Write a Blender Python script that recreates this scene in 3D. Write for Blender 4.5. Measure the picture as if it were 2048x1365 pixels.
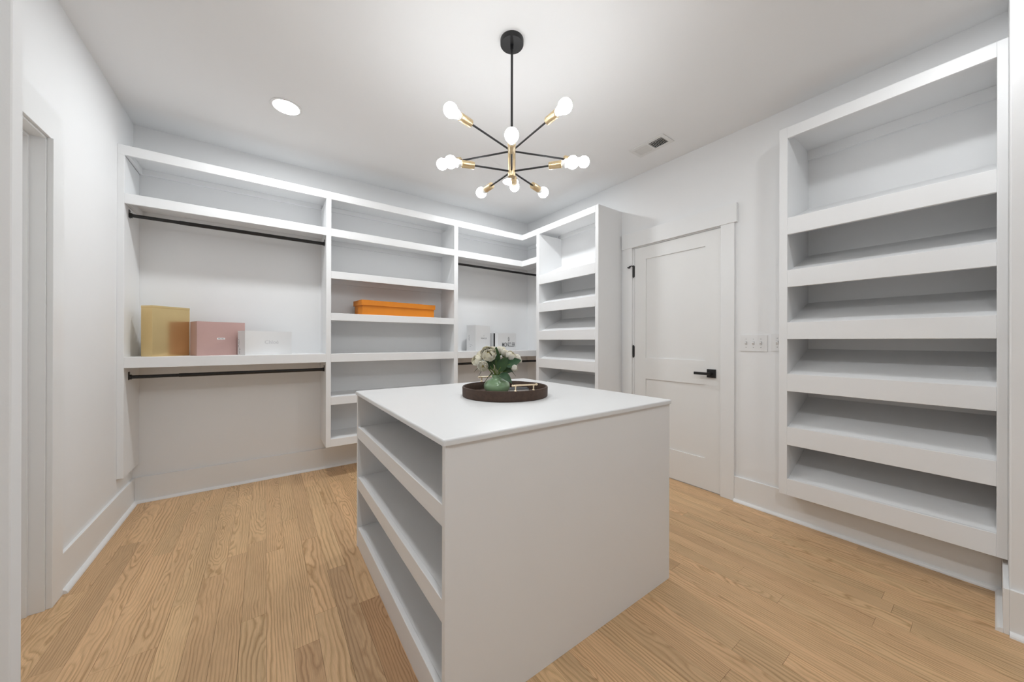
import bpy, bmesh, math, random
from mathutils import Vector, Matrix
random.seed(7)
S = bpy.context.scene
for o in list(bpy.data.objects):
    bpy.data.objects.remove(o)
C = S.collection

# ------------------------------------------------------------------ camera
YAW = math.radians(35.551)
ROLL = math.radians(0.132)
CAMZ = 1.1785
cam = bpy.data.cameras.new('camera')
cam.sensor_width = 36.0
cam.lens = 690.22 * 36.0 / 2048.0
cam.clip_start = 0.02
cam_ob = bpy.data.objects.new('camera', cam)
C.objects.link(cam_ob)
fw = Vector((math.sin(YAW), math.cos(YAW), 0.00077)).normalized()
rt = Vector((math.cos(YAW), -math.sin(YAW), 0))
up = rt.cross(fw)
r2 = rt * math.cos(ROLL) + up * math.sin(ROLL)
u2 = up * math.cos(ROLL) - rt * math.sin(ROLL)
M = Matrix((r2, u2, -fw)).transposed().to_4x4()
M.translation = (0, 0, CAMZ)
cam_ob.matrix_world = M
S.camera = cam_ob

# ------------------------------------------------------------------ world, light levels, exposure
W = bpy.data.worlds.new('world')
W.use_nodes = True
W.node_tree.nodes['Background'].inputs[0].default_value = (0.9, 0.95, 1.0, 1)
W.node_tree.nodes['Background'].inputs[1].default_value = 0.05
S.world = W
BULB_STRENGTH = 25.0
CAN_STRENGTH = 150.0       # pair over the back shelving
NEAR_CAN_STRENGTH = 190.0  # beside the camera
RIGHT_CAN_STRENGTH = 70.0  # dimmed one close to the shoe unit
S.view_settings.view_transform = 'Standard'
S.view_settings.look = 'None'
S.view_settings.exposure = 0.64
S.view_settings.gamma = 1.0
S.view_settings.use_curve_mapping = False

# ------------------------------------------------------------------ helpers
def mat(name, col, rough=0.5, metal=0.0, bump=0.0, bscale=200.0, vary=0.0, vscale=6.0, spec=0.5, emit=0.0, coat=0.0):
    m = bpy.data.materials.new(name)
    m.use_nodes = True
    nt = m.node_tree
    b = nt.nodes['Principled BSDF']
    b.inputs['Base Color'].default_value = (*col, 1)
    b.inputs['Roughness'].default_value = rough
    b.inputs['Metallic'].default_value = metal
    b.inputs['Specular IOR Level'].default_value = spec
    b.inputs['Coat Weight'].default_value = coat
    tc = nt.nodes.new('ShaderNodeTexCoord')
    if emit:
        b.inputs['Emission Color'].default_value = (*col, 1)
        b.inputs['Emission Strength'].default_value = emit
    if vary:
        n = nt.nodes.new('ShaderNodeTexNoise')
        n.inputs['Scale'].default_value = vscale
        n.inputs['Detail'].default_value = 4
        nt.links.new(tc.outputs['Object'], n.inputs['Vector'])
        r = nt.nodes.new('ShaderNodeMapRange')
        r.inputs['From Min'].default_value = 0.3
        r.inputs['From Max'].default_value = 0.7
        r.inputs['To Min'].default_value = 1 - vary
        r.inputs['To Max'].default_value = 1 + vary
        nt.links.new(n.outputs['Fac'], r.inputs['Value'])
        x = nt.nodes.new('ShaderNodeVectorMath')
        x.operation = 'SCALE'
        x.inputs[0].default_value = col
        nt.links.new(r.outputs['Result'], x.inputs['Scale'])
        nt.links.new(x.outputs[0], b.inputs['Base Color'])
    if bump:
        n = nt.nodes.new('ShaderNodeTexNoise')
        n.inputs['Scale'].default_value = bscale
        n.inputs['Detail'].default_value = 3
        nt.links.new(tc.outputs['Object'], n.inputs['Vector'])
        bp = nt.nodes.new('ShaderNodeBump')
        bp.inputs['Strength'].default_value = bump
        bp.inputs['Distance'].default_value = 0.001
        nt.links.new(n.outputs['Fac'], bp.inputs['Height'])
        nt.links.new(bp.outputs['Normal'], b.inputs['Normal'])
    return m

WALL = mat('wall_paint', (0.885, 0.89, 0.895), 0.75, bump=0.12, bscale=350, vary=0.006, vscale=3, spec=0.3)
CEIL = mat('ceiling_paint', (0.905, 0.91, 0.915), 0.85, bump=0.10, bscale=300, vary=0.005, vscale=3, spec=0.2)
TRIM = mat('trim_paint', (0.88, 0.885, 0.885), 0.38, bump=0.05, bscale=120, vary=0.006, vscale=5)
SHELF = mat('shelf_paint', (0.885, 0.89, 0.895), 0.42, bump=0.06, bscale=140, vary=0.006, vscale=5)
DOORM = mat('door_paint', (0.87, 0.87, 0.86), 0.40, bump=0.05, bscale=150, vary=0.006, vscale=4)
TOPM = mat('counter_paint', (0.81, 0.815, 0.815), 0.33, bump=0.03, bscale=90, vary=0.006, vscale=4)
BLACK = mat('black_metal', (0.012, 0.012, 0.013), 0.38, vary=0.1, vscale=40)
RODM = mat('black_rod', (0.010, 0.009, 0.009), 0.35, vary=0.1, vscale=30)
BRASS = mat('brushed_brass', (0.74, 0.58, 0.35), 0.36, metal=0.95, bump=0.08, bscale=400, vary=0.04, vscale=60)
HANDLEGOLD = mat('champagne_metal', (0.80, 0.66, 0.47), 0.3, metal=0.9, vary=0.04, vscale=60)
PLASTIC = mat('white_plastic', (0.84, 0.84, 0.84), 0.35, vary=0.005, vscale=20)
VENTM = mat('white_vent_metal', (0.82, 0.82, 0.81), 0.45, vary=0.005, vscale=20)
DARK = mat('dark_void', (0.03, 0.03, 0.03), 0.9, vary=0.1)
SLOT = mat('grey_slot', (0.50, 0.50, 0.50), 0.7, vary=0.05)
BULB = mat('lit_bulb', (0.95, 0.98, 1.0), 0.3, emit=BULB_STRENGTH)
CANL = mat('lit_lens', (0.95, 0.98, 1.0), 0.3, emit=CAN_STRENGTH)
CANL2 = mat('lit_lens_dimmed', (0.95, 0.98, 1.0), 0.3, emit=NEAR_CAN_STRENGTH)
CANL3 = mat('lit_lens_low', (0.95, 0.98, 1.0), 0.3, emit=RIGHT_CAN_STRENGTH)
GOLDBOX = mat('gold_card', (0.86, 0.66, 0.34), 0.20, metal=0.95, bump=0.08, bscale=500, vary=0.03, vscale=9)
PINKBOX = mat('pink_card', (0.56, 0.365, 0.335), 0.6, bump=0.06, bscale=400, vary=0.015, vscale=9)
WHITEBOX = mat('white_card', (0.83, 0.83, 0.83), 0.5, bump=0.04, bscale=300, vary=0.006)
GREYBOX = mat('pale_grey_card', (0.72, 0.72, 0.72), 0.5, bump=0.04, bscale=300, vary=0.006)
ORANGEBOX = mat('orange_card', (0.74, 0.235, 0.008), 0.5, bump=0.08, bscale=450, vary=0.03, vscale=14)
INK = mat('black_ink', (0.06, 0.06, 0.065), 0.6, vary=0.05)
GREYINK = mat('grey_ink', (0.30, 0.30, 0.31), 0.6, vary=0.05)
EMBOSS = mat('faint_emboss', (0.66, 0.66, 0.67), 0.5, vary=0.02)
LABELM = mat('white_label', (0.9, 0.9, 0.9), 0.5, vary=0.005)
TRAYM = mat('brown_leather', (0.062, 0.034, 0.022), 0.62, bump=0.35, bscale=260, vary=0.18, vscale=60)
VASEM = mat('celadon_glaze', (0.33, 0.51, 0.30), 0.12, vary=0.12, vscale=22, coat=0.5)
LEAFM = mat('dark_leaf', (0.020, 0.058, 0.011), 0.45, bump=0.3, bscale=120, vary=0.35, vscale=30)
LEAFM2 = mat('blue_green_leaf', (0.030, 0.088, 0.034), 0.5, bump=0.3, bscale=120, vary=0.3, vscale=30)
STEMM = mat('green_stem', (0.16, 0.24, 0.035), 0.5, vary=0.25, vscale=60)
PETALM = mat('cream_petal', (0.97, 0.91, 0.73), 0.6, vary=0.03, vscale=50)
_b = PETALM.node_tree.nodes['Principled BSDF']
_b.inputs['Subsurface Weight'].default_value = 0.45
_b.inputs['Subsurface Radius'].default_value = (0.02, 0.018, 0.012)
_b.inputs['Subsurface Scale'].default_value = 1.0
CENTREM = mat('yellow_green_centre', (0.62, 0.50, 0.20), 0.6, vary=0.2, vscale=200)
BOOKM = mat('black_cover', (0.02, 0.024, 0.03), 0.3, vary=0.1, vscale=30)
PAGEM = mat('white_pages', (0.8, 0.79, 0.76), 0.7, vary=0.03, vscale=400)

def wood():
    m = bpy.data.materials.new('oak_plank')
    m.use_nodes = True
    nt = m.node_tree
    N, K = nt.nodes, nt.links
    b = N['Principled BSDF']
    tc = N.new('ShaderNodeTexCoord')
    oi = N.new('ShaderNodeObjectInfo')
    sx = N.new('ShaderNodeSeparateXYZ')
    K.new(tc.outputs['Object'], sx.inputs[0])
    def val(x):
        return x
    def mth(op, a, bb=None, c=None):
        n = N.new('ShaderNodeMath')
        n.operation = op
        for i, v in enumerate((a, bb, c)):
            if v is None:
                continue
            if isinstance(v, (int, float)):
                n.inputs[i].default_value = v
            else:
                K.new(v, n.inputs[i])
        return n.outputs[0]
    R = oi.outputs['Random']
    X, Y = sx.outputs['X'], sx.outputs['Y']
    ra = mth('FRACT', mth('MULTIPLY', R, 17.31))
    rb = mth('FRACT', mth('MULTIPLY', R, 53.77))
    rc = mth('FRACT', mth('MULTIPLY', R, 91.13))
    def comb(x, y, z):
        n = N.new('ShaderNodeCombineXYZ')
        for i, v in enumerate((x, y, z)):
            if isinstance(v, (int, float)):
                n.inputs[i].default_value = v
            else:
                K.new(v, n.inputs[i])
        return n.outputs[0]
    def noise(vec, scale, detail=3, rough=0.5):
        n = N.new('ShaderNodeTexNoise')
        n.inputs['Scale'].default_value = scale
        n.inputs['Detail'].default_value = detail
        n.inputs['Roughness'].default_value = rough
        K.new(vec, n.inputs['Vector'])
        return n.outputs['Fac']
    seed = mth('MULTIPLY', R, 200.0)
    n1 = noise(comb(mth('MULTIPLY', X, 7.0), mth('MULTIPLY', Y, 2.2), seed), 1.0, 2)
    n2 = noise(comb(mth('MULTIPLY', X, 30.0), mth('MULTIPLY', Y, 9.0), seed), 1.0, 3)
    # nested cones cut by the board face give cathedral arches; far off the axis they run straight
    cx = mth('ADD', X, mth('MULTIPLY', mth('SUBTRACT', ra, 0.5), 0.15))
    dd = mth('ADD', mth('MULTIPLY', mth('ADD', Y, mth('MULTIPLY', mth('SUBTRACT', rb, 0.5), 1.1)), mth('MULTIPLY', mth('SUBTRACT', rc, 0.5), 0.17)),
             mth('MULTIPLY', mth('SUBTRACT', n1, 0.5), 0.17))
    dd = mth('ADD', dd, mth('MULTIPLY', mth('SUBTRACT', n2, 0.5), 0.020))
    rr = mth('SQRT', mth('ADD', mth('MULTIPLY', cx, cx), mth('MULTIPLY', dd, dd)))
    n3 = noise(comb(mth('MULTIPLY', X, 26.0), mth('MULTIPLY', Y, 3.0), mth('ADD', seed, 31.0)), 1.0, 2)
    rr = mth('ADD', rr, mth('MULTIPLY', mth('SUBTRACT', n3, 0.5), 0.022))
    rd = mth('FRACT', mth('MULTIPLY', R, 133.7))
    ring = mth('FRACT', mth('MULTIPLY', rr, mth('ADD', 48.0, mth('MULTIPLY', rd, 62.0))))
    cr = N.new('ShaderNodeValToRGB')
    e = cr.color_ramp.elements
    e[0].position = 0.0
    e[0].color = (0.74, 0.70, 0.64, 1)
    e[1].position = 0.30
    e[1].color = (1.0, 1.0, 1.0, 1)
    x1 = e.new(0.66); x1.color = (1.03, 1.03, 1.03, 1)
    x2 = e.new(0.93); x2.color = (0.62, 0.55, 0.46, 1)
    x3 = e.new(1.0); x3.color = (0.74, 0.70, 0.64, 1)
    K.new(ring, cr.inputs['Fac'])
    pores = noise(comb(mth('MULTIPLY', X, 520.0), mth('MULTIPLY', Y, 14.0), seed), 1.0, 2, 0.6)
    pr = N.new('ShaderNodeMapRange')
    pr.inputs['From Min'].default_value = 0.35
    pr.inputs['From Max'].default_value = 0.65
    pr.inputs['To Min'].default_value = 0.88
    pr.inputs['To Max'].default_value = 1.06
    K.new(pores, pr.inputs['Value'])
    blot = noise(comb(mth('MULTIPLY', X, 10.0), mth('MULTIPLY', Y, 1.6), mth('ADD', seed, 7.0)), 1.0, 2)
    br = N.new('ShaderNodeMapRange')
    br.inputs['From Min'].default_value = 0.3
    br.inputs['From Max'].default_value = 0.7
    br.inputs['To Min'].default_value = 0.92
    br.inputs['To Max'].default_value = 1.07
    K.new(blot, br.inputs['Value'])
    k = mth('MULTIPLY', pr.outputs[0], br.outputs[0])
    mx = N.new('ShaderNodeMix')
    mx.data_type = 'RGBA'
    mx.blend_type = 'MULTIPLY'
    mask = noise(comb(mth('MULTIPLY', X, 14.0), mth('MULTIPLY', Y, 2.0), mth('ADD', seed, 71.0)), 1.0, 3)
    mr = N.new('ShaderNodeMapRange')
    mr.inputs['From Min'].default_value = 0.32
    mr.inputs['From Max'].default_value = 0.62
    mr.inputs['To Min'].default_value = 0.30
    mr.inputs['To Max'].default_value = 0.95
    K.new(mask, mr.inputs['Value'])
    K.new(mr.outputs[0], mx.inputs['Factor'])
    K.new(oi.outputs['Color'], mx.inputs['A'])
    K.new(cr.outputs['Color'], mx.inputs['B'])
    sc = N.new('ShaderNodeVectorMath')
    sc.operation = 'SCALE'
    K.new(mx.outputs['Result'], sc.inputs[0])
    K.new(k, sc.inputs['Scale'])
    K.new(sc.outputs[0], b.inputs['Base Color'])
    b.inputs['Roughness'].default_value = 0.42
    b.inputs['Specular IOR Level'].default_value = 0.35
    bp = N.new('ShaderNodeBump')
    bp.inputs['Strength'].default_value = 0.12
    bp.inputs['Distance'].default_value = 0.001
    K.new(pores, bp.inputs['Height'])
    K.new(bp.outputs['Normal'], b.inputs['Normal'])
    return m
OAK = wood()

def addbox(bm, x0, x1, y0, y1, z0, z1, bev=0.0, seg=1):
    vs = [bm.verts.new((x, y, z)) for x in (x0, x1) for y in (y0, y1) for z in (z0, z1)]
    fs = [(0, 1, 3, 2), (4, 6, 7, 5), (0, 4, 5, 1), (2, 3, 7, 6), (0, 2, 6, 4), (1, 5, 7, 3)]
    faces = [bm.faces.new([vs[i] for i in f]) for f in fs]
    if bev:
        es = list({e for f in faces for e in f.edges})
        bmesh.ops.bevel(bm, geom=es, offset=bev, segments=seg, affect='EDGES', profile=0.5)
    return vs

def addprism(bm, poly, axis, a0, a1):
    # poly: 2D outline; axis 'y': (x,z) swept in y ; 'z': (x,y) swept in z ; 'x': (y,z) swept in x
    def pt(p, a):
        if axis == 'y':
            return (p[0], a, p[1])
        if axis == 'z':
            return (p[0], p[1], a)
        return (a, p[0], p[1])
    A = [bm.verts.new(pt(p, a0)) for p in poly]
    B = [bm.verts.new(pt(p, a1)) for p in poly]
    n = len(poly)
    bm.faces.new(A)
    bm.faces.new(B[::-1])
    for i in range(n):
        j = (i + 1) % n
        bm.faces.new((A[i], B[i], B[j], A[j]))

def frame(d):
    d = Vector(d).normalized()
    a = Vector((0, 0, 1)) if abs(d.z) < 0.9 else Vector((1, 0, 0))
    x = d.cross(a).normalized()
    return x, d.cross(x).normalized(), d

def addlathe(bm, prof, org=(0, 0, 0), d=(0, 0, 1), seg=24, cap=True, mi=None):
    # prof: [(radius, distance along d)]
    x, y, dd = frame(d)
    org = Vector(org)
    rings = []
    for r, h in prof:
        c = org + dd * h
        if r < 1e-6:
            rings.append([bm.verts.new(c)])
        else:
            rings.append([bm.verts.new(c + (x * math.cos(2 * math.pi * k / seg) + y * math.sin(2 * math.pi * k / seg)) * r) for k in range(seg)])
    for i in range(len(rings) - 1):
        a, b = rings[i], rings[i + 1]
        for k in range(seg):
            k2 = (k + 1) % seg
            if len(a) == 1 and len(b) == 1:
                continue
            if len(a) == 1:
                f = bm.faces.new((a[0], b[k], b[k2]))
            elif len(b) == 1:
                f = bm.faces.new((a[k], b[0], a[k2]))
            else:
                f = bm.faces.new((a[k], b[k], b[k2], a[k2]))
            if mi:
                f.material_index = mi[i]
    if cap:
        if len(rings[0]) > 1:
            bm.faces.new(rings[0][::-1]).material_index = mi[0] if mi else 0
        if len(rings[-1]) > 1:
            bm.faces.new(rings[-1]).material_index = mi[-1] if mi else 0

def addcyl(bm, p0, p1, r, seg=16):
    p0, p1 = Vector(p0), Vector(p1)
    addlathe(bm, [(r, 0), (r, (p1 - p0).length)], p0, p1 - p0, seg)

def tube(bm, pts, rad, seg=8):
    rings = []
    n = len(pts)
    pts = [Vector(p) for p in pts]
    for i, p in enumerate(pts):
        d = (pts[min(i + 1, n - 1)] - pts[max(i - 1, 0)])
        x, y, _ = frame(d)
        r = rad[i] if isinstance(rad, (list, tuple)) else rad
        rings.append([bm.verts.new(p + (x * math.cos(2 * math.pi * k / seg) + y * math.sin(2 * math.pi * k / seg)) * r) for k in range(seg)])
    for a, b in zip(rings, rings[1:]):
        for k in range(seg):
            bm.faces.new((a[k], a[(k + 1) % seg], b[(k + 1) % seg], b[k]))
    bm.faces.new(rings[0][::-1])
    bm.faces.new(rings[-1])

def obj(name, bm, material, parent=None, smooth=False, label=None):
    bmesh.ops.recalc_face_normals(bm, faces=bm.faces[:])
    me = bpy.data.meshes.new(name)
    bm.to_mesh(me)
    bm.free()
    for mm in (material if isinstance(material, (list, tuple)) else [material]):
        me.materials.append(mm)
    if smooth:
        me.shade_smooth()
        try:
            me.set_sharp_from_angle(angle=math.radians(40))
        except Exception:
            pass
    o = bpy.data.objects.new(name, me)
    C.objects.link(o)
    if parent:
        adopt(o, parent)
    if label:
        o['label'] = label
    return o

def world_of(o):
    m = o.matrix_basis.copy()
    if o.parent:
        m = world_of(o.parent) @ o.matrix_parent_inverse @ m
    return m

def adopt(o, parent):
    o.parent = parent
    o.matrix_parent_inverse = world_of(parent).inverted()

def thing(name, label, cat, loc, group=None, rz=0.0):
    o = bpy.data.objects.new(name, None)
    o.empty_display_size = 0.05
    C.objects.link(o)
    o.location = loc
    o.rotation_euler = (0, 0, rz)
    o['label'] = label
    o['category'] = cat
    if group:
        o['group'] = group
    return o

def tag(o, label, cat, group=None):
    o['label'] = label
    o['category'] = cat
    if group:
        o['group'] = group
    return o

def struct(o, label=None):
    o['kind'] = 'structure'
    if label:
        o['label'] = label
    return o

def boxes(name, lst, material, parent=None, bev=0.0, label=None):
    bm = bmesh.new()
    for b in lst:
        addbox(bm, *b, bev=bev)
    return obj(name, bm, material, parent, label=label)

# ------------------------------------------------------------------ measured layout (metres; x along back wall, y into the room)
L, R, B, H = -0.779, 2.8416, 3.6203, 2.74
F = 3.2835            # front plane of the back shelving
G = 2.4954            # front plane of the corner shoe tower
U = 2.692             # front plane of the right hand shoe unit
YN = -2.2             # wall behind the camera

# ------------------------------------------------------------------ setting
floor = struct(boxes('floor', [(-1.2, 3.3, YN - 0.1, 3.75, -0.06, -0.0185)], DARK))
ends = {5: 1.99, 6: 1.658, 3: 1.55, -6: 2.908, 31: 0.785, 24: 0.57, 30: 1.05, -2: 1.05, -4: 1.85, 0: 1.25, 2: 2.35, 8: 0.5, 27: 0.2, 20: 0.45}
PWID, ORG = 0.085, -0.164
rowtone = {(6, 0): (0.48, 0.285, 0.15), (3, 0): (0.56, 0.35, 0.19), (5, 0): (0.58, 0.375, 0.21), (-6, 0): (0.60, 0.39, 0.215)}
prng = random.Random(11)
i0 = int(math.floor((-1.0 - ORG) / PWID))
i1 = int(math.ceil((3.0 - ORG) / PWID))
for i in range(i0, i1):
    x0 = ORG + i * PWID
    x1 = x0 + PWID
    cuts = [YN]
    e = ends.get(i)
    if e is None:
        e = prng.uniform(0.3, 1.6)
    cuts.append(e)
    # joints towards the camera and towards the back wall
    y = e
    while True:
        y += prng.uniform(0.65, 1.5)
        if y > B - 0.25:
            break
        cuts.append(y)
    cuts.append(B)
    y = e
    extra = []
    while y - 1.6 > YN:
        y -= prng.uniform(0.9, 1.6)
        extra.append(y)
    cuts = sorted(set(cuts + extra))
    for a, b in zip(cuts, cuts[1:]):
        if b < -0.75:
            continue
        if x1 < -0.72 and (b < 1.5 or a > 2.45):
            continue
        bm = bmesh.new()
        hx, hy = PWID / 2 - 0.0004, (b - a) / 2 - 0.0004
        addbox(bm, -hx, hx, -hy, hy, -0.009, 0.009)
        p = obj('plank', bm, OAK)
        p.location = ((x0 + x1) / 2, (a + b) / 2, -0.009)
        adopt(p, floor)
        t = prng.random()
        warm = prng.uniform(-0.03, 0.03)
        k = 0.92 + 0.17 * t
        c = (0.695 * k, (0.456 + warm * 0.35) * k, (0.252 + warm * 0.2) * k)
        if b == e and (i, 0) in rowtone:
            c = rowtone[(i, 0)]
        p.color = (*c, 1)
struct(boxes('ceiling', [(-1.2, 3.3, YN - 0.1, 3.75, H, H + 0.1)], CEIL))
struct(boxes('wall_back', [(-1.0, 3.2, B, B + 0.12, 0, H)], WALL))
struct(boxes('wall_left', [(L - 0.12, L, 2.428, B, 0, H), (L - 0.12, L, 1.58, 2.428, 2.085, H), (L - 0.12, L, YN, 1.58, 0, H)], WALL))
struct(boxes('wall_right', [(R, R + 0.12, 2.02, B, 0, H), (R, R + 0.12, 1.19, 2.02, 2.078, H), (R, R + 0.12, 0.8095, 1.19, 0, H),
                            (R, R + 0.12, -0.035, 0.8095, 0, 0.205), (R, R + 0.12, -0.035, 0.8095, 2.543, H)], WALL))
struct(boxes('wall_front_right', [(2.45, 3.2, YN, -0.035, 0, H)], WALL, bev=0.004))
struct(boxes('wall_front', [(-1.0, 2.45, YN - 0.1, YN, 0, H)], WALL))
struct(boxes('wall_front_left', [(L, -0.412, 1.139, 1.1785, 0, H)], WALL, bev=0.002))

def shoe(bm, x0, x1, y0, y1, side):
    # quarter round strip; side is the direction in which it leaves the baseboard
    q = [(0, 0), (0.019, 0), (0.0176, 0.0073), (0.0134, 0.0134), (0.0073, 0.0176), (0, 0.019)]
    if side == '-y':
        addprism(bm, [(y1 - a, z) for a, z in q], 'x', x0, x1)
    elif side == '+y':
        addprism(bm, [(y0 + a, z) for a, z in q], 'x', x0, x1)
    elif side == '+x':
        addprism(bm, [(x0 + a, z) for a, z in q], 'y', y0, y1)
    else:
        addprism(bm, [(x1 - a, z) for a, z in q], 'y', y0, y1)

def baseboard(name, b, side):
    o = struct(boxes(name, [b], TRIM, bev=0.0012))
    bm = bmesh.new()
    x0, x1, y0, y1 = b[:4]
    if side == '-y':
        shoe(bm, x0 + 0.0, x1, y0 - 0.05, y0, side)
    elif side == '+x':
        shoe(bm, x1, x1 + 0.05, y0, y1, side)
    elif side == '+y':
        shoe(bm, x0, x1, y1, y1 + 0.05, side)
    else:
        shoe(bm, x0 - 0.05, x0, y0, y1, side)
    obj('shoe_molding', bm, TRIM, o)
    return o
BH = 0.184
baseboard('baseboard_back', (L + 0.015, R, B - 0.015, B, 0, BH), '-y')
baseboard('baseboard_left', (L, L + 0.015, 2.508, B, 0, BH), '+x')
baseboard('baseboard_right', (R - 0.015, R, -0.02, 1.1229, 0, BH), '-x')
baseboard('baseboard_right_far', (R - 0.015, R, 2.12, B - 0.036, 0, BH), '-x')
baseboard('baseboard_front_right', (2.435, 2.45, YN, -0.0351, 0, BH), '-x')
baseboard('baseboard_front_right_end', (2.435, R - 0.036, -0.035, -0.02, 0, BH), '+y')

# door in the right wall
d0, d1, dz = 1.2208, 1.9803, 2.0547
door = struct(boxes('door_1', [
    (R, R + 0.035, d0, 1.338, 0.006, dz), (R, R + 0.035, 1.8644, d1, 0.006, dz),
    (R, R + 0.035, 1.338, 1.8644, 1.9388, dz), (R, R + 0.035, 1.338, 1.8644, 0.837, 1.028), (R, R + 0.035, 1.338, 1.8644, 0.006, 0.2525)], DOORM),
    'white two panel door with black lever handle')
for z0, z1 in ((1.028, 1.9388), (0.2525, 0.837)):
    boxes('panel', [(R + 0.009, R + 0.026, 1.338, 1.8644, z0, z1)], DOORM, door)
for zc, n in ((1.8416, 0), (1.0853, 1), (0.27, 2)):
    bm = bmesh.new()
    yh = 1.9918
    addcyl(bm, (R - 0.004, yh, zc - 0.052), (R - 0.004, yh, zc + 0.052), 0.0075, 12)
    addcyl(bm, (R - 0.004, yh, zc - 0.058), (R - 0.004, yh, zc - 0.052), 0.0055, 12)
    addcyl(bm, (R - 0.004, yh, zc + 0.052), (R - 0.004, yh, zc + 0.058), 0.0055, 12)
    addbox(bm, R - 0.002, R + 0.012, 1.9805, 1.9905, zc - 0.05, zc + 0.05)
    h = obj('hinge', bm, BLACK, door, smooth=True, label='black door hinge')
    if n == 0:
        bm = bmesh.new()
        tube(bm, [(R - 0.006, 1.992, zc + 0.05), (R - 0.02, 2.008, zc + 0.053), (R - 0.028, 2.018, zc + 0.046)], 0.0055, 8)
        tube(bm, [(R - 0.028, 2.012, zc + 0.050), (R - 0.031, 2.024, zc + 0.038), (R - 0.024, 2.044, zc + 0.044)], [0.008, 0.009, 0.005], 8)
        obj('hinge_pin_stop', bm, BLACK, h, smooth=True)
bm = bmesh.new()
addbox(bm, R - 0.009, R, 1.2555, 1.3215, 0.8965, 0.9625, bev=0.0012)
rose = obj('handle_rose', bm, BLACK, door, label='square black door handle plate')
bm = bmesh.new()
addcyl(bm, (R - 0.009, 1.2885, 0.9285), (R - 0.05, 1.2885, 0.9285), 0.011, 16)
addbox(bm, R - 0.058, R - 0.045, 1.278, 1.400, 0.9185, 0.9395, bev=0.0015)
obj('lever', bm, BLACK, rose)
t1 = struct(boxes('trim_1', [(R - 0.019, R, 1.1229, 1.2175, 0, 2.0655)], TRIM, bev=0.001), 'flat white door casing')
boxes('casing', [(R - 0.019, R, 2.0003, 2.0953, 0, 2.0655)], TRIM, t1, bev=0.001)
boxes('casing_header', [(R - 0.024, R, 1.1055, 2.1126, 2.0655, 2.2065)], TRIM, t1, bev=0.001)
boxes('door_jamb', [(R, R + 0.12, 1.19, 1.2175, 0, 2.06), (R, R + 0.12, 1.9836, 2.02, 0, 2.06), (R, R + 0.12, 1.19, 2.02, 2.0577, 2.078),
                    (R + 0.036, R + 0.05, 1.2175, 1.229, 0, 2.0577), (R + 0.036, R + 0.05, 1.972, 1.9836, 0, 2.0577)], TRIM, t1)
boxes('door_sill', [(R + 0.002, R + 0.10, 1.2175, 1.9836, -0.018, 0.003)], SLOT, t1)

# cased opening in the left wall
t2 = struct(boxes('trim_2', [(L, L + 0.019, 2.41, 2.508, 0, 2.0665)], TRIM, bev=0.001), 'white casing of the opening in the left wall')
boxes('casing', [(L, L + 0.019, 1.49, 1.588, 0, 2.0665)], TRIM, t2, bev=0.001)
boxes('casing_header', [(L, L + 0.012, 1.49, 2.508, 2.0665, 2.2065)], TRIM, t2, bev=0.001)
boxes('door_jamb', [(L - 0.13, L + 0.0, 2.401, 2.428, 0, 2.06), (L - 0.13, L, 1.58, 1.6, 0, 2.06), (L - 0.13, L, 1.58, 2.428, 2.0575, 2.085)], TRIM, t2)
boxes('door_stop', [(L - 0.076, L - 0.044, 2.389, 2.401, 0, 2.0575), (L - 0.076, L - 0.044, 1.6, 1.612, 0, 2.0575), (L - 0.076, L - 0.044, 1.612, 2.389, 2.0455, 2.0575)], TRIM, t2)
struct(boxes('door_2', [(L - 0.112, L - 0.077, 1.603, 2.398, 0.006, 2.055)], DOORM), 'white door closing the opening in the left wall')

# ------------------------------------------------------------------ built-in shelving along the back wall
T1, T2 = 2.4478, 2.3842
SH = [(2.0708, 2.1368), (1.7112, 1.7746), (1.3533, 1.4164), (0.9971, 1.0683), (0.6312, 0.7005), (0.2736, 0.340)]
BT = 0.020
PE = 0.0015

def straight_shelf(t, x0, x1, zb, zt, cleat=True, nx0=None, nx1=None):
    s = boxes('shelf', [(x0, x1, F + 0.019, B, zt - BT, zt)], SHELF, t)
    boxes('face_strip', [(nx0 if nx0 is not None else x0, nx1 if nx1 is not None else x1, F, F + 0.019, zb, zt)], SHELF, s, bev=PE)
    if cleat:
        boxes('cleat', [(x0, x1, B - 0.018, B, zt - BT - 0.042, zt - BT)], SHELF, s, bev=0.001)
    return s

u1 = thing('hanging_shelf_unit', 'white wall-hung closet section at left with one hat shelf and two hanging rods', 'shelving', (-0.16, 3.45, 0.283), 'closet sections on the back wall')
boxes('side_panel', [(L, -0.7466, F, B, 0.2826, T2)], SHELF, u1, bev=PE)
tp = boxes('top_board', [(L, 0.4546, F + 0.019, B, T1 - BT, T1)], SHELF, u1)
boxes('face_strip', [(L, 0.4540, F, F + 0.019, T2, T1)], SHELF, tp, bev=PE)
boxes('cleat', [(-0.7466, 0.4169, B - 0.018, B, T1 - BT - 0.042, T1 - BT), (-0.7466, -0.7286, F + 0.02, B - 0.018, T1 - BT - 0.042, T1 - BT)], SHELF, tp, bev=0.001)
for zb, zt in (SH[0], SH[3]):
    s = straight_shelf(u1, -0.7466, 0.4169, zb, zt)
    boxes('side_cleat', [(-0.7466, -0.7286, F + 0.02, B - 0.018, zt - BT - 0.042, zt - BT)], SHELF, s, bev=0.001)

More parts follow.
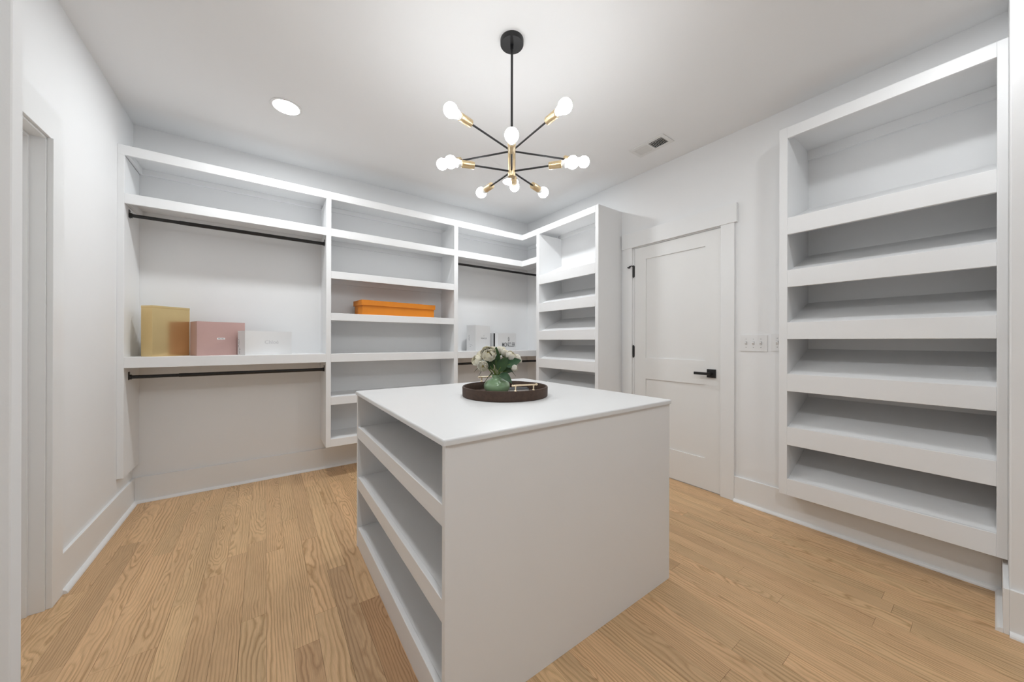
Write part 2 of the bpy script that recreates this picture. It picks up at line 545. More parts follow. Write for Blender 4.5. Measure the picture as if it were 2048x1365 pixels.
u2_ = thing('shelf_tower', 'tall white open shelf tower on the back wall with six wide compartments', 'shelving', (1.03, 3.45, 0.2736), 'closet sections on the back wall')
boxes('side_panel', [(0.4169, 0.4546, F, B, 0.2736, T2)], SHELF, u2_, bev=PE)
boxes('side_panel', [(1.6028, 1.6476, F, B, 0.2736, T2)], SHELF, u2_, bev=PE)
tp = boxes('top_board', [(0.4546, 1.6028, F + 0.019, B, T1 - BT, T1)], SHELF, u2_)
boxes('face_strip', [(0.4546, 1.6025, F, F + 0.019, T2, T1)], SHELF, tp, bev=PE)
boxes('cleat', [(0.4546, 1.6028, B - 0.018, B, T1 - BT - 0.042, T1 - BT)], SHELF, tp, bev=0.001)
for zb, zt in SH:
    straight_shelf(u2_, 0.4546, 1.6028, zb, zt)

Q0, Q1, Q2, Q3 = 3.0227, 2.974, 2.1645, 2.1259
u3 = thing('corner_shelf_unit', 'white corner closet section with a hat shelf that turns along the right wall', 'shelving', (2.2, 3.45, 0.9971), 'closet sections on the back wall')
def corner(t, name, z0, z1, zb, zt):
    bm = bmesh.new()
    x0 = 1.6476 if name == 'shelf' else 1.6028
    addprism(bm, [(x0, F + 0.019), (G + 0.019, F + 0.019), (G + 0.019, Q0), (R, Q0), (R, B), (x0, B)], 'z', z0, z1)
    s = obj(name, bm, SHELF, t)
    bm = bmesh.new()
    addprism(bm, [(x0, F), (G, F), (G, Q0), (G + 0.019, Q0), (G + 0.019, F + 0.019), (x0, F + 0.019)], 'z', zb, zt)
    obj('face_strip', bm, SHELF, s)
    boxes('cleat', [(1.6476, R, B - 0.018, B, z0 - 0.042, z0), (R - 0.018, R, Q0, B - 0.018, z0 - 0.042, z0)], SHELF, s, bev=0.001)
corner(u3, 'top_board', T1 - BT, T1, T2, T1)
corner(u3, 'shelf', SH[0][1] - BT, SH[0][1], *SH[0])
straight_shelf(u3, 1.6476, R, *SH[3])

# corner shoe tower on the right wall
def tilted(t, x0, x1, y0, y1, zb, zt, rise, name='tilted_shelf', lipt=0.019):
    # front lip in the plane x0, slanted board climbing towards x1
    bm = bmesh.new()
    za = zt - 0.006
    addprism(bm, [(x0 + lipt, za - 0.018), (x0 + lipt, za), (x1, zt + rise), (x1, zt + rise - 0.018)], 'y', y0, y1)
    s = obj(name, bm, SHELF, t)
    boxes('shelf_lip', [(x0, x0 + lipt, y0, y1, zb, zt)], SHELF, s, bev=PE)
    return s
st = thing('shoe_tower', 'narrow white shoe tower with slanted shelves beside the closed door', 'shelving', (2.67, 2.57, 0.26))
boxes('side_panel', [(G, R, Q1, Q0, 0.262, T2)], SHELF, st, bev=PE)
boxes('side_panel', [(G, R, Q3, Q2, 0.262, T1)], SHELF, st, bev=PE)
tp = boxes('top_board', [(G + 0.019, R, Q2, Q0, T1 - BT, T1)], SHELF, st)
boxes('face_strip', [(G, G + 0.019, Q2, Q0, T2, T1)], SHELF, tp, bev=PE)
boxes('cleat', [(R - 0.018, R, Q2, Q1, T1 - BT - 0.042, T1 - BT)], SHELF, tp, bev=0.001)
for zb in (1.8154, 1.5052, 1.1946, 0.8891, 0.578, 0.268):
    tilted(st, G, R, Q2, Q1, zb, zb + 0.100, 0.147)

# shoe unit set into the right wall
R0, R1, R2, R3 = 0.8092, 0.7659, -0.0048, -0.0348
UB = 3.117
su = thing('shoe_shelf_unit', 'large white built-in shoe unit with six slanted shelves at far right', 'shelving', (2.85, 0.38, 0.2073))
boxes('side_panel', [(U, UB, R1, R0, 0.2073, 2.542)], SHELF, su, bev=PE)
boxes('side_panel', [(U, UB, R3, R2, 0.2073, 2.542)], SHELF, su, bev=PE)
boxes('back_panel', [(UB, UB + 0.012, R3, R0, 0.2073, 2.542)], SHELF, su)
tp = boxes('top_board', [(U + 0.019, UB, R2, R1, 2.522, 2.542)], SHELF, su)
boxes('face_strip', [(U, U + 0.019, R2, R1, 2.4726, 2.542)], SHELF, tp, bev=PE)
boxes('cleat', [(UB - 0.018, UB, R2, R1, 2.455, 2.522)], SHELF, tp, bev=0.001)
for zb, zt in ((1.8595, 1.9653), (1.5253, 1.6337), (1.1962, 1.3024), (0.8660, 0.9772), (0.5255, 0.641), (0.2073, 0.3121)):
    tilted(su, U, UB, R2, R1, zb, zt, 0.152)

# ------------------------------------------------------------------ island
il, ir, jf, jb = 0.431, 1.639, 0.942, 2.140
isl = thing('closet_island', 'white closet island with three open shelves on its left side', 'island', (1.035, 1.54, 0))
boxes('end_panel', [(il, ir, jf, jf + 0.019, 0, 0.8705)], SHELF, isl, bev=0.001)
boxes('end_panel', [(il, ir, jb - 0.019, jb, 0, 0.8705)], SHELF, isl, bev=0.001)
boxes('corner_strip', [(il, il + 0.012, jf - 0.003, jf, 0, 0.8705)], SHELF, isl)
boxes('back_panel', [(il + 0.40, il + 0.415, jf + 0.019, jb - 0.019, 0, 0.8705)], SHELF, isl)
boxes('side_panel', [(ir - 0.019, ir, jf + 0.019, jb - 0.019, 0, 0.8705)], SHELF, isl)
for zb, zt in ((0.620, 0.687), (0.331, 0.401), (0.0, 0.112)):
    s_ = boxes('shelf', [(il + 0.021, il + 0.40, jf + 0.019, jb - 0.019, zt - 0.021, zt - 0.0015)], SHELF, isl)
    boxes('shelf_lip', [(il + 0.002, il + 0.021, jf + 0.019, jb - 0.019, zb, zt)], SHELF, s_, bev=PE)
bm = bmesh.new()
addbox(bm, il - 0.008, ir + 0.008, jf - 0.008, jb + 0.008, 0.8705, 0.8897)
top_edges = [e for e in bm.edges if all(v.co.z > 0.88 for v in e.verts)]
ver_edges = [e for e in bm.edges if abs(e.verts[0].co.z - e.verts[1].co.z) > 0.01]
bmesh.ops.bevel(bm, geom=top_edges + ver_edges, offset=0.007, segments=4, affect='EDGES', profile=0.5)
tag(obj('countertop', bm, TOPM, smooth=True), 'smooth white countertop with rounded edges lying on the closet island', 'countertop')

# ------------------------------------------------------------------ hanging rods
def rod(x0, x1, y, z, label, step=None):
    t = thing('closet_rod', label, 'rod', ((x0 + x1) / 2, y, z), 'black hanging rods')
    bm = bmesh.new()
    if step:
        addcyl(bm, (step, y, z), (x1 - 0.003, y, z), 0.0135, 20)
        obj('tube', bm, RODM, t, smooth=True)
        bm = bmesh.new()
        addcyl(bm, (x0 + 0.003, y, z), (step + 0.05, y, z), 0.0115, 20)
        obj('inner_tube', bm, RODM, t, smooth=True)
    else:
        addcyl(bm, (x0 + 0.003, y, z), (x1 - 0.003, y, z), 0.0125, 20)
        obj('tube', bm, RODM, t, smooth=True)
    for xa, xb in ((x0, x0 + 0.012), (x1 - 0.012, x1)):
        bm = bmesh.new()
        addbox(bm, xa if xa == x0 else xb - 0.003, xa + 0.003 if xa == x0 else xb, y - 0.016, y + 0.016, z - 0.018, z + 0.036, bev=0.001)
        addlathe(bm, [(0.0165, 0), (0.0165, 0.014)], (xa if xa == x0 else xb - 0.014, y, z), (1, 0, 0), 20)
        obj('flange', bm, RODM, t, smooth=True)
RY = 3.385
rod(-0.7466, 0.4169, RY, 2.0205, 'upper black rod under the hat shelf above the gold and pink boxes', -0.50)
rod(-0.7466, 0.4169, RY, 0.931, 'lower black rod under the shelf that carries the gold and pink boxes', -0.50)
rod(1.6476, R, RY, 2.0165, 'upper black rod in the corner section under the turning hat shelf')
rod(1.6476, R, RY, 0.931, 'lower black rod in the corner section partly hidden behind the flowers')

# ------------------------------------------------------------------ boxes on the shelves
def carton(name, label, p1, th, ln, w, h, z0, material, group, lid=None):
    # p1: front left bottom corner; local x runs along the front, y to the back
    t = thing(name, label, 'box', (p1[0], p1[1], z0), group, math.radians(th))
    def loc(n, b, m, parent=t, bev=0.0008):
        bm = bmesh.new()
        addbox(bm, *b, bev=bev)
        bmesh.ops.recalc_face_normals(bm, faces=bm.faces[:])
        me = bpy.data.meshes.new(n)
        bm.to_mesh(me)
        bm.free()
        me.materials.append(m)
        o = bpy.data.objects.new(n, me)
        C.objects.link(o)
        o.parent = parent
        return o
    return t, loc

def text_on(parent, s, x, z, size, material, y=-0.0006, name='lettering', side=False, sx=1.0, bold=0.0):
    cu = bpy.data.curves.new(name, 'FONT')
    cu.body = s
    cu.size = size
    cu.align_x = 'CENTER'
    cu.align_y = 'CENTER'
    cu.extrude = 0.0004
    cu.offset = bold
    tmp = bpy.data.objects.new(name, cu)
    C.objects.link(tmp)
    bpy.context.view_layer.update()
    dg = bpy.context.evaluated_depsgraph_get()
    me = bpy.data.meshes.new_from_object(tmp.evaluated_get(dg))
    bpy.data.objects.remove(tmp)
    me.materials.clear()
    me.materials.append(material)
    o = bpy.data.objects.new(name, me)
    C.objects.link(o)
    o.parent = parent
    o.location = (x, y, z)
    o.rotation_euler = (math.pi / 2, 0, 0)
    o.scale = (sx, 1, 1)
    return o

def small_print(parent, loc, spots, material):
    bm = bmesh.new()
    for (y, z, w, h) in spots:
        addbox(bm, -0.0006, 0.0, y, y + w, z, z + h)
    me = bpy.data.meshes.new('small_print')
    bmesh.ops.recalc_face_normals(bm, faces=bm.faces[:])
    bm.to_mesh(me)
    bm.free()
    me.materials.append(material)
    o = bpy.data.objects.new('small_print', me)
    C.objects.link(o)
    o.parent = parent
    o['kind'] = 'stuff'

Z4 = 1.0683
GRP = 'gift boxes on the middle shelf'
t, loc = carton('gift_box', 'tall shiny gold box leaning close to the left side panel', (-0.6248, 3.32), 42, .226, .103, .349, Z4, GOLDBOX, GRP)
loc('box_body', (0, .226, 0, .101, 0, .335), GOLDBOX)
loc('box_lid', (-0.0006, .2266, -0.0006, .1016, .335, .349), GOLDBOX)
t, loc = carton('gift_box', 'dusty pink box with a small white label between the gold and white boxes', (-0.4015, 3.34), 22, .291, .14, .250, Z4, PINKBOX, GRP)
loc('box_body', (0, .291, 0, .14, 0, .250), PINKBOX)
lb = loc('brand_label', (.116, .164, -0.0006, 0, .118, .131), LABELM, bev=0)
text_on(lb, 'MIU MIU', .140, .1245, .0095, INK, y=-0.0009)
t, loc = carton('gift_box', 'low white box with faint lettering standing right of the pink box', (-0.1255, 3.30), 25, .338, .115, .186, Z4, WHITEBOX, GRP)
loc('box_body', (0, .338, 0, .115, 0, .186), WHITEBOX)
text_on(t, 'Chlo\u00e9', .185, .098, .042, EMBOSS)
pr2 = random.Random(3)
small_print(t, None, [(0.075 + pr2.random() * 0.022, 0.012 + k * 0.0095, 0.004 + pr2.random() * 0.010, 0.005) for k in range(12)], GREYINK)

t, loc = carton('shoe_box', 'long bright orange lidded box on the tower shelf', (0.700, 3.291), 7, .742, .222, .132, SH[2][1], ORANGEBOX, None)
loc('box_body', (.010, .732, .010, .212, 0, .128), ORANGEBOX)
ld = loc('box_lid', (0, .742, 0, .222, .086, .1325), ORANGEBOX)

GR2 = 'white boxes in the corner section'
t, loc = carton('gift_box', 'taller pale grey box behind the flowers in the corner section', (1.918, 3.383), 20, .262, .137, .292, Z4, GREYBOX, GR2)
loc('box_body', (0, .262, 0, .137, 0, .292), WHITEBOX)
text_on(t, 'MONCLER', .145, .142, .022, GREYINK)
def emblem(parent, x, z, s, material):
    bm = bmesh.new()
    def st_(pts, r):
        tube(bm, [(x + a * s, -0.0002, z + b * s) for a, b in pts], r * s, 6)
    st_([(0.05, 0.5), (-0.12, 0.36), (-0.16, 0.2), (0.0, 0.12)], 0.035)
    st_([(-0.05, 0.3), (0.12, 0.22), (0.2, 0.02), (0.1, -0.16), (-0.08, -0.12), (-0.14, 0.06)], 0.04)
    st_([(0.0, 0.05), (0.06, -0.2), (-0.04, -0.36), (-0.14, -0.48)], 0.035)
    st_([(0.05, 0.5), (0.1, 0.4), (0.04, 0.3)], 0.03)
    bmesh.ops.scale(bm, vec=(1, 0.15, 1), verts=bm.verts[:])
    me = bpy.data.meshes.new('emblem')
    bmesh.ops.recalc_face_normals(bm, faces=bm.faces[:])
    bm.to_mesh(me)
    bm.free()
    me.materials.append(material)
    o = bpy.data.objects.new('emblem', me)
    C.objects.link(o)
    o.parent = parent
    o.location = (0, -0.0006, 0)
emblem(t, .145, .172, .022, GREYINK)
pr2 = random.Random(5)
small_print(t, None, [(0.085 + pr2.random() * 0.012, 0.12 + k * 0.011, 0.004 + pr2.random() * 0.006, 0.006) for k in range(6)] +
            [(0.05 + pr2.random() * 0.05, 0.045 + k * 0.008, 0.005 + pr2.random() * 0.008, 0.004) for k in range(5)], GREYINK)
t, loc = carton('gift_box', 'white MONCLER box standing on edge behind the flowers next to the shoe tower', (2.226, 3.398), 10, .308, .148, .208, Z4, WHITEBOX, GR2)
loc('box_lid', (0, .308, 0, .052, 0, .208), WHITEBOX)
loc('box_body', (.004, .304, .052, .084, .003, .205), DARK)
loc('box_base', (0, .308, .084, .148, 0, .208), WHITEBOX)
text_on(t, 'MONCLER', .176, .066, .072, INK, sx=0.66, bold=0.0006)
emblem(t, .176, .128, .072, INK)

# ------------------------------------------------------------------ tray, vase, flowers on the island
ZT = 0.8897
tx, ty = 1.046, 1.526
tray = thing('round_tray', 'round dark brown leather tray with gold bar handles on the island', 'tray', (tx, ty, ZT))
bm = bmesh.new()
addlathe(bm, [(0.0, 0.0), (0.222, 0.0), (0.2265, 0.004), (0.2275, 0.046), (0.2255, 0.051), (0.2185, 0.052), (0.2160, 0.049), (0.2150, 0.011), (0.0, 0.011)], (tx, ty, ZT), seg=72, cap=False)
obj('tray_body', bm, TRAYM, tray, smooth=True)
for s in (1, -1):
    m = Vector((tx - 0.034 * s, ty - 0.216 * s, ZT + 0.051))
    tg = Vector((0.988, -0.156, 0))
    bm = bmesh.new()
    bz = Vector((0, 0, 0.0275))
    for k in (-1, 1):
        p = m + tg * 0.049 * k + Vector((0.034 * s, 0.216 * s, 0)).normalized() * 0.002
        addlathe(bm, [(0.0062, 0), (0.0062, 0.003), (0.0035, 0.006), (0.0035, 0.019), (0.0050, 0.022), (0.0050, 0.0275)], p, (0, 0, 1), 14)
    a = m + bz - tg * 0.071
    addlathe(bm, [(0.0, 0.0), (0.0045, 0.0015), (0.0058, 0.006), (0.0045, 0.0105), (0.0036, 0.012), (0.0042, 0.014), (0.0042, 0.128),
                  (0.0036, 0.130), (0.0045, 0.1315), (0.0058, 0.136), (0.0045, 0.1405), (0.0, 0.142)], a, tg, 14, cap=False)
    obj('handle', bm, HANDLEGOLD, tray, smooth=True, label='gold bar handle')
bk = thing('small_book', 'small black book lying inside the tray beside the vase', 'book', (1.137, 1.532, ZT + 0.011), None, math.radians(-26))
for n, b, m_ in (('cover', (-.055, .055, -.036, .036, 0, .002), BOOKM), ('pages', (-.0535, .053, -.0345, .0345, .002, .017), PAGEM), ('cover', (-.055, .055, -.036, .036, .017, .0195), BOOKM), ('spine', (.053, .055, -.036, .036, .002, .017), BOOKM)):
    bm = bmesh.new()
    addbox(bm, *b)
    bmesh.ops.recalc_face_normals(bm, faces=bm.faces[:])
    me = bpy.data.meshes.new(n)
    bm.to_mesh(me)
    bm.free()
    me.materials.append(m_)
    o = bpy.data.objects.new(n, me)
    C.objects.link(o)
    o.parent = bk

vx, vy, vz = 0.996, 1.530, ZT + 0.011
bm = bmesh.new()
vp = [(0.0, 0.0), (0.038, 0.0), (0.043, 0.003), (0.058, 0.013), (0.0675, 0.029), (0.0695, 0.041), (0.066, 0.055), (0.056, 0.068), (0.041, 0.077), (0.0305, 0.082),
      (0.0275, 0.087), (0.0275, 0.096), (0.0285, 0.100), (0.0270, 0.1012), (0.0245, 0.099), (0.0240, 0.085), (0.034, 0.076), (0.055, 0.060), (0.060, 0.04), (0.05, 0.015), (0.0, 0.008)]
addlathe(bm, vp, (vx, vy, vz), seg=48, cap=False)
tag(obj('vase', bm, VASEM, smooth=True), 'squat glossy celadon green vase standing in the brown tray', 'vase')

bq = thing('flower_bouquet', 'bouquet of cream ranunculus flowers with dark green leaves in the green vase', 'flowers', (vx, vy, vz + 0.02))
neck = Vector((vx, vy, vz + 0.098))
frng = random.Random(21)

def petal(bm, c, ax, az, tilt, r, wid, curl):
    # a cupped petal: patch of a sphere about c, opening towards ax
    x, y, d = frame(ax)
    rows, cols = 5, 6
    vs = []
    for i in range(rows + 1):
        t = i / rows
        th = math.pi * (0.93 - (0.93 - tilt) * t)
        row = []
        for j in range(cols + 1):
            s = (j / cols - 0.5) * 2
            w = wid * (0.35 + 0.65 * math.sin(math.pi * min(1, 0.15 + 0.70 * t)))
            ph = az + s * w
            rr = r * (1 + curl * t * t + 0.05 * s * s * t)
            thj = th + 0.20 * s * s * t * (0.6)
            row.append(bm.verts.new(c + (x * math.cos(ph) + y * math.sin(ph)) * rr * math.sin(thj) + d * rr * math.cos(thj)))
        vs.append(row)
    for i in range(rows):
        for j in range(cols):
            bm.faces.new((vs[i][j], vs[i][j + 1], vs[i + 1][j + 1], vs[i + 1][j]))

def bloom(c, ax, r, opened, parent):
    c = Vector(c)
    ax = Vector(ax).normalized()
    bm = bmesh.new()
    layers = 7 if opened > 0.5 else 4
    for k in range(layers):
        q = k / (layers - 1)
        n = 4 + k
        rad = r * (0.60 + 0.40 * q)
        tilt = 0.09 + (0.08 + 0.20 * opened) * q
        for j in range(n):
            petal(bm, c, ax, 2 * math.pi * (j + 0.37 * k) / n + frng.uniform(-0.15, 0.15), tilt + frng.uniform(-0.02, 0.02), rad * frng.uniform(0.96, 1.04), 2.3 / n + 0.25, 0.03 + 0.07 * opened * q)
    f = obj('flower', bm, PETALM, parent, smooth=True)
    bm = bmesh.new()
    x, y, d = frame(ax)
    addlathe(bm, [(0.0, -0.2 * r), (0.24 * r, 0.05 * r), (0.24 * r, 0.24 * r), (0.15 * r, 0.36 * r), (0.0, 0.40 * r)], c, d, 12, cap=False)
    obj('flower_centre', bm, CENTREM, f, smooth=True)
    bm = bmesh.new()
    addlathe(bm, [(0.0, -1.08 * r), (0.3 * r, -1.02 * r), (0.55 * r, -0.86 * r), (0.50 * r, -0.84 * r), (0.0, -0.95 * r)], c, d, 12, cap=False)
    obj('calyx', bm, STEMM, f, smooth=True)
    bm = bmesh.new()
    e = c - ax * r * 1.0
    o0 = neck + Vector((frng.uniform(-0.012, 0.012), frng.uniform(-0.012, 0.012), -0.06))
    o1 = neck + Vector((e.x - vx, e.y - vy, 0)).normalized() * 0.012
    pts = []
    for i in range(9):
        t = i / 8
        ctrl = o1 + Vector((0, 0, 0.6 * (e.z - o1.z)))
        p = o1 * (1 - t) ** 2 + ctrl * 2 * t * (1 - t) + e * t * t
        pts.append(p)
    tube(bm, [o0] + pts, 0.0022, 7)
    obj('stem', bm, STEMM, parent, smooth=True)

FL = [((0.931, 1.510, 1.113), (-0.45, -0.70, 0.50), 0.038, 1.0), ((0.942, 1.588, 1.112), (-0.5, 0.3, 0.8), 0.031, 0.8), ((0.898, 1.571, 1.078), (-0.85, 0.0, 0.35), 0.027, 0.5),
      ((0.892, 1.501, 1.053), (-0.45, -0.85, 0.05), 0.026, 0.75), ((0.999, 1.584, 1.130), (0.0, 0.3, 0.95), 0.024, 0.6), ((1.031, 1.549, 1.130), (0.2, 0.2, 0.95), 0.026, 0.8),
      ((1.044, 1.520, 1.115), (0.4, -0.2, 0.85), 0.024, 0.6), ((1.042, 1.467, 1.103), (0.35, -0.5, 0.75), 0.026, 0.7), ((1.088, 1.475, 1.083), (0.85, -0.3, 0.4), 0.026, 0.7),
      ((1.046, 1.441, 1.041), (0.7, -0.7, 0.05), 0.018, 0.2)]
for c, ax, r, op in FL:
    bloom(c, ax, r, op, bq)

def leaf(a, b, width, droop, mtl, nrm=None):
    a, b = Vector(a), Vector(b)
    d = b - a
    ln = d.length
    side = d.cross(nrm if nrm else Vector((0, 0, 1)))
    if side.length < 1e-4:
        side = Vector((1, 0, 0))
    side.normalize()
    nv = side.cross(d).normalized()
    bm = bmesh.new()
    n = 9
    top = []
    for i in range(n + 1):
        t = i / n
        w = width * math.sin(math.pi * t ** 0.75) ** 0.8 * (1 - 0.25 * t) + 0.0012
        p = a + d * t + Vector((0, 0, droop * 4 * t * (1 - t)))
        wav = 0.10 * width * math.sin(7 * t)
        top.append([p + side * w + nv * (0.22 * w + wav), p + side * w * 0.5 + nv * 0.05 * w, p - nv * 0.05 * w, p - side * w * 0.5 + nv * 0.05 * w, p - side * w + nv * (0.22 * w - wav)])
    V1 = [[bm.verts.new(q) for q in row] for row in top]
    V2 = [[bm.verts.new(q - nv * 0.0007) for q in row] for row in top]
    for i in range(n):
        for j in range(4):
            bm.faces.new((V1[i][j], V1[i][j + 1], V1[i + 1][j + 1], V1[i + 1][j]))
            bm.faces.new((V2[i][j], V2[i + 1][j], V2[i + 1][j + 1], V2[i][j + 1]))
        bm.faces.new((V1[i][0], V1[i + 1][0], V2[i + 1][0], V2[i][0]))
        bm.faces.new((V1[i][4], V2[i][4], V2[i + 1][4], V1[i + 1][4]))
    bm.faces.new((*V1[0], *V2[0][::-1]))
    bm.faces.new((*V1[n][::-1], *V2[n]))
    lf = obj('leaf', bm, mtl, bq, smooth=True)
    bm = bmesh.new()
    o1 = neck + Vector((a.x - vx, a.y - vy, 0)) * 0.25
    tube(bm, [o1 - Vector((0, 0, 0.03)), o1, (o1 + a) / 2 + Vector((0, 0, 0.008)), a, a + d * 0.3], 0.0014, 6)
    obj('leaf_stalk', bm, STEMM, lf, smooth=True)

CV = Vector((-0.55, -0.80, 0.25))
leaf((0.978, 1.512, 1.050), (0.982, 1.516, 1.149), 0.024, 0.0, LEAFM, CV)
leaf((0.962, 1.470, 1.026), (1.005, 1.440, 1.096), 0.030, 0.004, LEAFM, CV)
leaf((1.008, 1.466, 1.052), (1.075, 1.424, 1.081), 0.026, 0.004, LEAFM2, CV)
leaf((0.972, 1.470, 1.010), (1.012, 1.415, 0.966), 0.022, 0.010, LEAFM2, Vector((-0.4, -0.7, 0.6)))
leaf((0.912, 1.535, 1.058), (0.876, 1.562, 1.018), 0.006, 0.004, LEAFM)
leaf((0.922, 1.528, 1.046), (0.898, 1.546, 1.004), 0.006, 0.004, LEAFM)
leaf((0.968, 1.525, 1.016), (0.920, 1.552, 0.945), 0.009, 0.006, LEAFM)
leaf((1.035, 1.497, 1.024), (1.075, 1.470, 0.994), 0.009, 0.012, LEAFM)
leaf((1.004, 1.600, 1.090), (1.000, 1.612, 1.143), 0.014, 0.0, LEAFM, CV)
leaf((0.955, 1.515, 1.030), (0.935, 1.530, 1.095), 0.016, 0.0, LEAFM, CV)
leaf((1.020, 1.500, 1.030), (1.040, 1.480, 1.100), 0.022, 0.0, LEAFM, CV)
leaf((1.010, 1.560, 1.030), (1.080, 1.560, 1.080), 0.022, 0.01, LEAFM)
leaf((0.985, 1.575, 1.030), (0.955, 1.640, 1.080), 0.022, 0.01, LEAFM)
leaf((1.000, 1.480, 1.020), (1.050, 1.440, 1.030), 0.018, 0.006, LEAFM, CV)

# ------------------------------------------------------------------ chandelier
hx, hy = 1.037, 1.4575
ch = thing('chandelier', 'black and brass ten-bulb sputnik chandelier hanging above the island', 'chandelier', (hx, hy, H))
bm = bmesh.new()
addlathe(bm, [(0.0, H), (0.060, H), (0.060, H - 0.022), (0.058, H - 0.025), (0.0, H - 0.025)], (hx, hy, 0), seg=40, cap=False)
obj('canopy', bm, BLACK, ch, smooth=True)
bm = bmesh.new()
addcyl(bm, (hx, hy, 2.18), (hx, hy, H - 0.02), 0.0062, 16)
addcyl(bm, (hx, hy, H - 0.05), (hx, hy, H - 0.02), 0.0085, 16)
obj('stem', bm, BLACK, ch, smooth=True)
bm = bmesh.new()
addlathe(bm, [(0.0, 2.180), (0.009, 2.180), (0.0185, 2.176), (0.0195, 2.172), (0.0195, 2.036), (0.0185, 2.032), (0.0, 2.030)], (hx, hy, 0), seg=28, cap=False)
obj('hub', bm, BRASS, ch, smooth=True)

def bulb_prof(d):
    # collar then globe; d is the distance of the globe centre from the collar base
    pr = [(0.0135, 0.0), (0.0150, 0.004), (0.0175, 0.016)]
    rg = 0.0305
    for k in range(11):
        a = math.radians(140 - 14 * k)
        pr.append((max(rg * math.sin(a), 0.0), d - rg * math.cos(math.pi - a) if False else d + rg * math.cos(a) * 1.0))
    return pr
for lvl, z, rc, azs in (('u', 2.165, 0.410, (-177.5, -105.0, -35.5, 38.0, 110.5)), ('l', 2.060, 0.314, (-144.5, -71.5, 0.5, 72.0, 142.5))):
    for az in azs:
        a = math.radians(az)
        d = Vector((math.sin(a), math.cos(a), 0))
        o = Vector((hx, hy, z))
        s0 = rc - 0.118
        bm = bmesh.new()
        addcyl(bm, o + d * 0.017, o + d * (s0 + 0.004), 0.0046, 12)
        arm = obj('arm', bm, BLACK, ch, smooth=True)
        bm = bmesh.new()
        addlathe(bm, [(0.0, s0), (0.0165, s0), (0.0178, s0 + 0.002), (0.0178, s0 + 0.063), (0.0165, s0 + 0.0645), (0.0150, s0 + 0.0645), (0.0150, s0 + 0.05), (0.0, s0 + 0.05)], o, d, 24, cap=False)
        obj('socket', bm, BRASS, arm, smooth=True, label='brushed brass bulb socket')
        b0 = s0 + 0.058
        cen = rc - b0
        prof = [(0.0, 0.0), (0.0138, 0.0), (0.0150, 0.006), (0.0185, 0.024)]
        mi = [0, 0, 0]
        rg = 0.0305
        for k in range(10):
            an = math.radians(142 - 142 * k / 9)
            prof.append((rg * math.sin(an) if k < 9 else 0.0, cen - rg * math.cos(math.pi - an) * -1 if False else cen + rg * math.cos(an)))
            mi.append(1)
        bm = bmesh.new()
        addlathe(bm, prof, o + d * b0, d, 24, cap=False, mi=mi)
        obj('bulb', bm, [PLASTIC, BULB], arm, smooth=True, label='lit round white bulb')

# ------------------------------------------------------------------ recessed lights and ceiling vent
def can(x, y, label, lens=CANL):
    t = thing('recessed_light', label, 'ceiling light', (x, y, H), 'recessed ceiling lights')
    bm = bmesh.new()
    addlathe(bm, [(0.092, 0.0), (0.091, -0.004), (0.078, -0.006), (0.074, -0.004), (0.074, 0.0)], (x, y, H), seg=48, cap=False)
    obj('trim_ring', bm, PLASTIC, t, smooth=True)
    bm = bmesh.new()
    addlathe(bm, [(0.0, -0.0035), (0.0735, -0.0035), (0.0735, 0.0), (0.0, 0.0)], (x, y, H), seg=48, cap=False)
    obj('lens', bm, lens, t, smooth=False)
can(0.110, 2.750, 'lit recessed ceiling light above the left closet section')
can(1.945, 2.750, 'lit recessed ceiling light mostly hidden behind the chandelier hub')
can(0.200, -0.300, 'left one of the two recessed ceiling lights in front of the island', CANL2)
can(2.120, 0.120, 'dimmer recessed ceiling light just in front of the large shoe unit', CANL3)

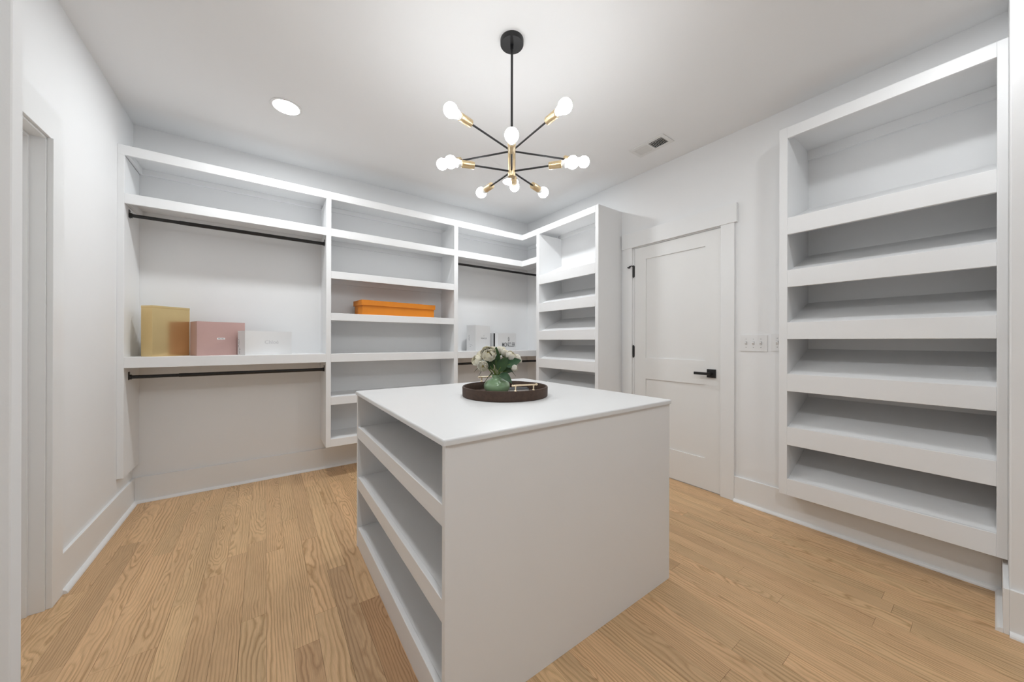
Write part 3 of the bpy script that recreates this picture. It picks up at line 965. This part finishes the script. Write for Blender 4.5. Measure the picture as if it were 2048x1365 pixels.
vt = thing('ceiling_vent', 'white slotted air vent in the ceiling near the right wall', 'vent', (2.498, 1.596, H))
vx0, vx1, vy0, vy1 = 2.417, 2.580, 1.447, 1.745
zf = H - 0.006
boxes('vent_frame', [(vx0, vx0 + 0.03, vy0, vy1, zf, H), (vx1 - 0.03, vx1, vy0, vy1, zf, H), (vx0 + 0.03, vx1 - 0.03, vy0, vy0 + 0.03, zf, H),
                     (vx0 + 0.03, vx1 - 0.03, vy1 - 0.03, vy1, zf, H), (vx0 + 0.03, vx1 - 0.03, 1.589, 1.603, zf, H)], VENTM, vt, bev=0.0015)
boxes('duct_opening', [(vx0 + 0.03, vx1 - 0.03, vy0 + 0.03, vy1 - 0.03, H - 0.0012, H)], DARK, vt)
for (ya, yb, tilt) in ((vy0 + 0.03, 1.589, 1), (1.603, vy1 - 0.03, -1)):
    n = 9
    for k in range(n):
        yc = ya + (yb - ya) * (k + 0.5) / n
        bm = bmesh.new()
        dy = 0.0048 if tilt < 0 else 0.0030
        if tilt > 0:
            P4 = [(yc - dy, zf), (yc - dy + 0.0018, zf), (yc + dy * 0.3, H - 0.0012), (yc + dy * 0.3 - 0.0018, H - 0.0012)]
        else:
            P4 = [(yc + dy, zf), (yc + dy + 0.0012, zf), (yc - dy + 0.0012, H - 0.0012), (yc - dy, H - 0.0012)]
        addprism(bm, P4, 'x', vx0 + 0.03, vx1 - 0.03)
        obj('slat', bm, VENTM, vt)
boxes('damper_bar', [(2.462, 2.467, vy0 + 0.03, 1.589, H - 0.003, H - 0.001)], SLOT, vt)

# ------------------------------------------------------------------ wall switches
def switch(y0, y1, z0, z1, ys, label):
    t = thing('light_switch', label, 'switch', (R, (y0 + y1) / 2, z0), 'light switches by the door')
    bm = bmesh.new()
    addbox(bm, R - 0.006, R, y0, y1, z0, z1)
    es = [e for e in bm.edges if all(v.co.x < R - 0.003 for v in e.verts)]
    bmesh.ops.bevel(bm, geom=es, offset=0.003, segments=2, affect='EDGES')
    pl = obj('switch_plate', bm, PLASTIC, t)
    zc = (z0 + z1) / 2
    for y in ys:
        bm = bmesh.new()
        addprism(bm, [(R - 0.006, zc - 0.010), (R - 0.0065, zc - 0.012), (R - 0.017, zc + 0.004), (R - 0.015, zc + 0.011), (R - 0.006, zc + 0.011)], 'y', y - 0.005, y + 0.005)
        obj('toggle', bm, PLASTIC, t)
        boxes('toggle_slot', [(R - 0.0064, R - 0.006, y - 0.0065, y + 0.0065, zc - 0.014, zc + 0.0135)], SLOT, t)
        for dz_ in (-0.03, 0.03):
            bm = bmesh.new()
            addlathe(bm, [(0.0032, 0.0), (0.0028, 0.0012), (0.0, 0.0014)], (R - 0.006, y, zc + dz_), (-1, 0, 0), 12, cap=False)
            obj('screw', bm, SLOT, t)
switch(0.917, 1.087, 1.108, 1.229, (1.049, 1.0035, 0.9575), 'white three-toggle light switch plate on the wall beside the door')
switch(0.8265, 0.8975, 1.112, 1.233, (0.862,), 'white single light switch half hidden behind the shoe unit edge')
